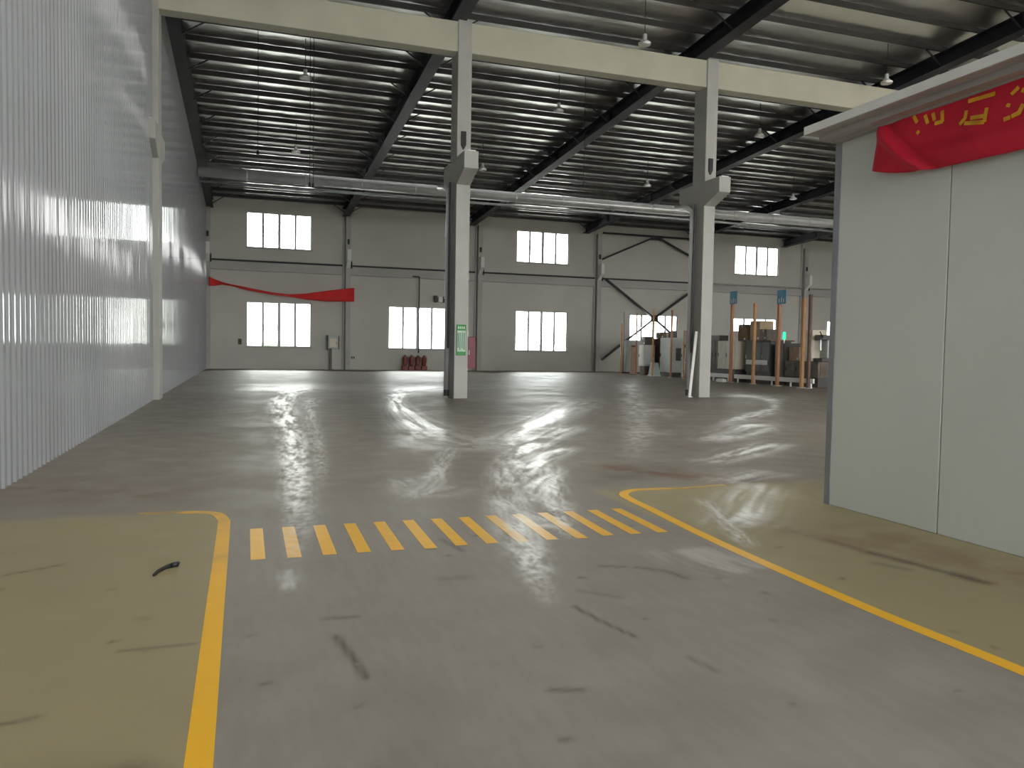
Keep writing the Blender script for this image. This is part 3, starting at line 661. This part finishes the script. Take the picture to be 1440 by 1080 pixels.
g = thing('drop_pipe', (11.6, YF-.4, 1.3), 'thin dark drop pipe hanging in front of the low window', 'pipe')
MB().tube([(11.58, YF-.38, 1.35), (11.58, YF-.38, 6.60)], .045, 8).build('pipe', 'darkpipe', g)
MB().tube([(11.1, YF-.38, 6.62), (11.58, YF-.38, 6.60)], .05, 8).build('bracket', 'darkpipe', g)
MB().tube([(11.58, YF-.38, 1.20), (11.58, YF-.38, 1.36)], [.03, .065], 8).build('nozzle', 'black', g)
fe = None
for i in range(4):
    x = 10.62+i*.46
    if fe is None:
        fe = thing('fire_extinguisher', (x, YF-.3, 0), 'dull red fire extinguisher standing below the far wall window', 'extinguisher', 'fire extinguishers by the far wall')
        MB().tube([(x, YF-.3, .30), (x, YF-.3, .36), (x, YF-.3, .86), (x, YF-.3, .96), (x, YF-.3, 1.0)], [.12, .15, .15, .10, .05], 12).build('cylinder', 'reddull', fe, smooth=True)
        B(x-.2, x+.2, YF-.48, YF-.12, 0, .299).build('stand', 'reddull', fe, bevel=.01)
        B(x-.05, x+.05, YF-.33, YF-.27, 1.0, 1.07).build('valve', 'black', fe)
        MB().tube([(x+.05, YF-.3, 1.03), (x+.18, YF-.32, .95), (x+.17, YF-.36, .55)], .018, 6).build('hose', 'black', fe)
    else:
        c = copy_tree(fe); c.location.x = x

# ------------------------------------------------------------------ hanging lamps and cables
lamp = None
for (x, y) in ((2.0, 29.5), (11.9, 29.6), (21.5, 29.6), (11.4, 38.6), (20.9, 38.7), (2.2, 38.6), (30.5, 38.6), (12.25, 23.1), (22.2, 23.1), (30.6, 29.6)):
    z = zr(y)-.70; zt = zs(y)-.06
    if lamp is None:
        lx, ly, lz = x, y, z
        lamp = thing('pendant_lamp', (x, y, z), 'unlit pendant lamp just behind the cream beam between corrugated wall and notice column', 'lamp', 'pendant lamps under the roof')
        MB().tube([(x, y, z), (x, y, z+.06), (x, y, z+.12), (x, y, z+.16)], [.20, .21, .12, .10], 16).build('reflector', 'lamp', lamp)
        MB().tube([(x, y, z+.16), (x, y, z+.34)], .07, 10).build('driver', 'lamp', lamp)
        MB().tube([(x, y, z+.34), (x, y, zt)], .012, 6).build('cable', 'black', lamp)
        MB().tube([(x, y, z-.012), (x, y, z)], .17, 16).build('lens', 'white', lamp)
    else:
        c = copy_tree(lamp); c.location = (x, y, z)
        bay = 'between corrugated wall and notice column' if x < 6 else 'between notice column and plank column' if x < 16 else 'between plank column and white room' if x < 25 else 'over the stored machines'
        c['label'] = 'unlit pendant lamp %s %s' % ('in front of the cream beam' if y < 25 else 'just behind the cream beam' if y < 33 else 'close to the silver duct', bay)
for (x, y, z0, lab) in ((.36, 28.6, 8.3, 'thin black cable hanging straight from the roof'), (2.1, 28.6, 7.35, 'thin black cable with a dark plug hanging from the roof'), (2.22, 28.6, 7.35, 'thin black cable with a dark plug hanging from the roof'), (13.0, 29.5, 8.4, 'thin black cable hanging behind the notice column bay')):
    g = thing('hanging_cable', (x, y, z0), lab, 'cable', 'cables hanging from the roof')
    MB().tube([(x, y, z0), (x+.01, y, (z0+12)/2), (x, y, zs(y)+.03)], .010, 6).build('wire', 'black', g)
    MB().tube([(x, y, z0-.16), (x, y, z0)], [.05, .035], 8).build('plug', 'black', g)

# ------------------------------------------------------------------ storage zone along X = 25
def pole(y, top, wd, m, lab, x=25.0):
    g = thing('timber_pole', (x, y, 0), lab, 'pole', 'timber poles along the storage edge')
    B(x-wd/2, x+wd/2, y-wd/2, y+wd/2, .02, top).build('shaft', m, g, bevel=.008)
    B(x-wd*1.1, x+wd*1.1, y-wd*1.1, y+wd*1.1, 0, .0199).build('foot_plate', 'galv', g)
    return g
pole(49.5, 3.55, .10, 'wood', 'bright orange timber pole at the end of the storage row')
pole(49.2, 4.35, .05, 'darkm', 'thin dark pole at the end of the storage row')
pole(47.3, 4.2, .08, 'woodred', 'thin timber pole in front of the low window behind the bracing')
pole(45.0, 4.35, .09, 'wood', 'tall timber pole beside the white board')
pole(42.7, 4.2, .10, 'woodred', 'timber pole beside the grey cabinet')
for y in (41.2, 40.95, 40.7, 40.45): pole(y, 2.9, .07, 'woodred' if y < 41 else 'wood', 'short timber batten in the cluster near the plank column')
pole(36.36, 4.55, .14, 'woodred', 'timber pole under the first blue sign')
pole(34.36, 4.2, .13, 'brown' if 0 else 'wood', 'plain timber pole between the blue signs')
pole(32.4, 4.25, .14, 'woodred', 'timber pole under the second blue sign')
pole(30.6, 4.25, .15, 'wood', 'thick timber pole nearest the white room')
pole(30.15, 4.4, .13, 'brown', 'dark timber pole beside the thick pole')
for y, z, lab in ((36.3, 4.25, 'blue hanging sign on the tall timber pole'), (32.3, 4.05, 'faded blue sign on the timber pole')):
    g = thing('blue_sign', (24.9, y, z), lab, 'sign')
    B(24.86, 24.89, y-.52, y+.12, z, z+.68).build('plate', 'bluesign', g, bevel=.004)
    for k in range(3): B(24.852, 24.8595, y-.40+k*.17, y-.36+k*.17, z+.06, z+.26+.06*(k % 2)).build('printed_stroke', 'white', g)
    B(24.89, 24.914, y-.06, y+.06, z+.1, z+.6).build('back_strap', 'galv', g)
def cabinet(name, y0, y1, z0, z1, m, label, cat, nd=2, x0=26.0, dp=1.3, plinth='darkm', hm='black', rows=1, face='x'):
    g = thing(name, (x0+dp/2, (y0+y1)/2, 0), label, cat)
    if z0 > .02: B(x0+.08, x0+dp-.05, y0+.06, y1-.06, 0, z0-.0005).build('plinth', plinth, g)
    B(x0, x0+dp, y0, y1, z0, z1).build('body', m, g, bevel=.015)
    for k in range(nd):
        for r_ in range(rows):
            a = y0+.05+(y1-y0-.1)*k/nd; b = y0+.05+(y1-y0-.1)*(k+1)/nd
            c = z0+.06+(z1-z0-.12)*r_/rows; d = z0+.06+(z1-z0-.12)*(r_+1)/rows
            dr = B(x0-.025, x0-.0005, a+.015, b-.015, c+.01, d-.01).build('door', m, g, bevel=.004)
            B(x0-.05, x0-.0255, b-.10, b-.07, (c+d)/2-.1, (c+d)/2+.1).build('handle', hm, dr)
    if face == 'y':
        dr = B(x0+.05, x0+dp-.05, y0-.025, y0-.0005, z0+.07, z1-.07).build('door', m, g, bevel=.004); B(x0+dp-.14, x0+dp-.11, y0-.05, y0-.0255, (z0+z1)/2-.1, (z0+z1)/2+.1).build('handle', hm, dr)
    else: B(x0+.15, x0+dp-.2, y0-.02, y0-.0005, z0+.15, z1-.15).build('side_panel', m, g)
    return g
def carton(y0, y1, z0, z1, m, label, x0=26.2, dp=.9):
    g = thing('cardboard_box', (x0+dp/2, (y0+y1)/2, z0), label, 'box', 'cartons piled on the stored machines')
    B(x0, x0+dp, y0, y1, z0, z1).build('carton', m, g, bevel=.01)
    B(x0-.004, x0+dp+.004, (y0+y1)/2-.035, (y0+y1)/2+.035, z1-.0, z1+.004).build('tape', 'tape', g)
    B(x0-.005, x0-.0005, (y0+y1)/2-.035, (y0+y1)/2+.035, z1-.15, z1).build('tape', 'tape', g)
    B(x0-.004, x0-.0005, y0+.06, y0+.2, z0+.06, z0+.16).build('label_sticker', 'white', g)
cabinet('steel_locker', 50.6, 51.7, .1, 2.4, 'greym', 'grey steel locker at the end of the storage row', 'locker', 2)
g = thing('standing_board', (25.4, 48.44, 0), 'pale pinkish board standing on edge in the storage row', 'board')
B(25.15, 25.68, 48.40, 48.48, .02, 2.05).build('board', 'woodpale', g, bevel=.006); B(25.2, 25.3, 48.25, 48.63, 0, .0199).build('foot', 'brown', g); B(25.5, 25.6, 48.25, 48.63, 0, .0199).build('foot', 'brown', g)
B(25.2, 25.63, 48.38, 48.399, 1.9, 2.0).build('edge_batten', 'brown', g)
cabinet('white_cabinet', 46.6, 47.4, .62, 2.05, 'white', 'bright white cabinet on a brown base', 'cabinet', 1, x0=25.25, dp=.8, plinth='brown', face='y')
carton(46.65, 47.3, 2.055, 2.6, 'darkbrownm', 'dark brown box on the bright white cabinet', x0=25.3, dp=.7)
g = cabinet('dark_crate', 45.5, 47.4, .4, 2.5, 'brown', 'dark brown slatted crate between the white and grey cabinets', 'crate', 5, hm='brown', x0=26.2)
carton(45.8, 46.8, 2.505, 2.9, 'carddark', 'small brown carton on the dark slatted crate')
g = thing('grey_chute', (25.6, 46.0, 0), 'grey sloped metal chute on the floor by the dark crate', 'chute')
MB().prism([(45.4, 0), (46.3, 0), (46.05, .88), (45.75, .88)], 0, 25.4, 25.85).build('hopper', 'greym', g, bevel=.01); B(25.36, 25.89, 45.35, 46.35, 0, .05).build('base_rim', 'galv', g)
g = cabinet('grey_machine', 43.2, 44.6, .3, 2.5, 'greym', 'grey machine cabinet with a dark window opening', 'machine', 1, x0=25.3, dp=.85, face='y')
B(25.62, 25.98, 43.15, 43.172, 1.05, 1.85).build('window', 'darkm', g); B(25.5, 25.8, 43.4, 43.7, 2.5, 2.95).build('motor', 'darkm', g); B(25.6, 25.95, 44.1, 44.4, 2.5, 2.85).build('motor', 'darkbrownm', g)
g = cabinet('dark_machine', 39.0, 41.2, .6, 2.4, 'darkbrownm', 'dark ribbed machine beside the plank column', 'machine', 6)
B(25.95, 27.4, 38.95, 41.3, 2.4005, 2.62).build('top_cover', 'darkm', g)
g = cabinet('beige_machine', 36.9, 38.55, .7, 2.28, 'beige', 'beige machine with a raised top on a dark base', 'machine', 2, x0=25.6, dp=1.4, face='y')
B(26.1, 27.0, 37.5, 38.3, 2.2805, 2.85).build('raised_housing', 'beige', g, bevel=.02); MB().tube([(26.02, 37.55, 1.9), (26.0, 37.6, 2.4), (26.2, 37.7, 2.86)], .03, 8).build('cable', 'white', g)
carton(36.75, 37.48, 2.285, 3.2, 'carddark', 'tall brown carton on the beige machine')
g = cabinet('stored_machine', 34.3, 36.5, .6, 2.25, 'darkm', 'dark machine with wooden top shelf between timber poles', 'machine', 3, hm='galv')
B(25.9, 27.4, 34.2, 36.6, 2.2505, 2.32).build('top_board', 'brown', g); B(25.85, 25.97, 34.5, 36.2, 1.0, 1.25).build('front_rail', 'white', g)
carton(35.55, 36.4, 2.325, 3.36, 'card', 'large pale carton on the dark machine'); carton(34.95, 35.5, 2.325, 2.9, 'darkbrownm', 'small dark carton on the dark machine')
g = cabinet('dark_cabinet', 33.2, 33.95, .1, 2.15, 'darkm', 'narrow dark cabinet with a green signal lamp above', 'cabinet', 1)
MB().tube([(26.2, 33.5, 2.15), (26.2, 33.5, 2.35)], .03, 8).build('lamp_stem', 'galv', g); MB().tube([(26.2, 33.5, 2.35), (26.2, 33.5, 2.72)], .07, 10).build('signal_lamp', 'lamp_green', g, label='glowing green signal lamp')
g = cabinet('workbench', 30.7, 33.15, .45, 1.25, 'darkbrownm', 'low dark brown bench near the white room', 'bench', 3, plinth='darkm')
carton(32.3, 33.1, 1.255, 1.95, 'woodpale', 'pinkish carton on the low brown bench'); 
g = thing('beige_housing', (26.65, 31.8, 1.255), 'tall beige housing on the low brown bench', 'machine')
B(26.25, 27.05, 31.45, 32.15, 1.256, 2.8).build('body', 'beige', g, bevel=.02); dr = B(26.225, 26.2495, 31.5, 32.1, 1.35, 2.7).build('door', 'beige', g); B(26.2, 26.2245, 31.55, 31.58, 1.9, 2.1).build('handle', 'black', dr)
g = thing('small_press', (26.7, 31.05, 1.255), 'dark small press machine on the low bench', 'machine')
B(26.3, 27.1, 30.8, 31.38, 1.255, 1.42).build('base', 'darkm', g, bevel=.02); B(26.7, 27.05, 30.9, 31.3, 1.4205, 2.3).build('column', 'greym', g, bevel=.02)
B(26.25, 27.05, 30.88, 31.32, 2.3005, 2.55).build('head', 'darkm', g, bevel=.03); MB().tube([(26.45, 31.1, 1.8), (26.45, 31.1, 2.3)], .06, 10).build('ram', 'galv', g)
MB().tube([(26.4, 30.87, 2.4), (26.1, 30.75, 2.7)], .025, 8).build('lever', 'black', g)
for y0, y1, lab in ((36.9, 41.6, 'white low guard rail near the plank column'), (30.2, 36.5, 'white low guard rail near the white room')):
    g = thing('guard_rail', (25.4, (y0+y1)/2, 0), lab, 'rail')
    B(25.32, 25.42, y0, y1, .22, .44).build('rail_beam', 'white', g, bevel=.01)
    y = y0+.2
    while y < y1: B(25.34, 25.40, y-.04, y+.04, 0, .2195).build('post', 'white', g); y += 1.45
g = thing('floor_block', (24.6, 36.5, 0), 'small pale block on the floor by the guard rail', 'block')
B(24.5, 24.8, 36.4, 37.0, 0, .16).build('block', 'white', g, bevel=.02); B(24.56, 24.74, 36.5, 36.9, .1605, .19).build('cap', 'beige', g)

# ------------------------------------------------------------------ scrap on the floor
g = thing('wire_scrap', (-.55, 5.95, 0), 'black bent scrap of wire on the olive floor', 'scrap')
MB().tube([(-.60, 5.78, .012), (-.58, 5.88, .012), (-.54, 5.96, .014), (-.50, 6.0, .014), (-.49, 6.06, .013)], [.008, .012, .014, .02, .008], 8).build('strand', 'black', g, smooth=True)
MB().tube([(-.51, 5.98, .02), (-.47, 5.99, .022), (-.46, 6.04, .02)], [.014, .02, .01], 8).build('knot', 'black', g, smooth=True)

# ------------------------------------------------------------------ yard beyond the far wall
g = thing('yard_building', (6, 85, 0), 'pale low building seen outside through the low window', 'building')
B(-10, 9, 80, 92, 0, 8).build('wall', 'white', g)
B(-10.2, 9.2, 79.8, 92.2, 8, 8.4).build('roof', 'white', g)
B(1.5, 3.1, 79.85, 79.99, 3.05, 3.65).build('dark_window', 'black', g); B(1.4, 3.0, 79.85, 79.99, .4, 1.9).build('green_door', 'leaf', g)
sh = thing('yard_shrub', (2.3, 72, 0), 'small green shrub outside the low window', 'shrub')
mb = MB()
for _ in range(120):
    c = Vector((2.3+rng.normal(0, .6), 72+rng.normal(0, .4), abs(rng.normal(.6, .4)))); d = Vector(rng.normal(0, 1, 3)).normalized(); e = d.orthogonal().normalized()
    n0 = len(mb.v); mb.v += [tuple(c), tuple(c+d*.2+e*.08), tuple(c+d*.4), tuple(c+d*.2-e*.08)]; mb.f.append((n0, n0+1, n0+2, n0+3))
mb.build('foliage', 'leaf', sh); MB().tube([(2.3, 72, 0), (2.3, 72, .9)], .04, 6).build('stem', 'brown', sh)
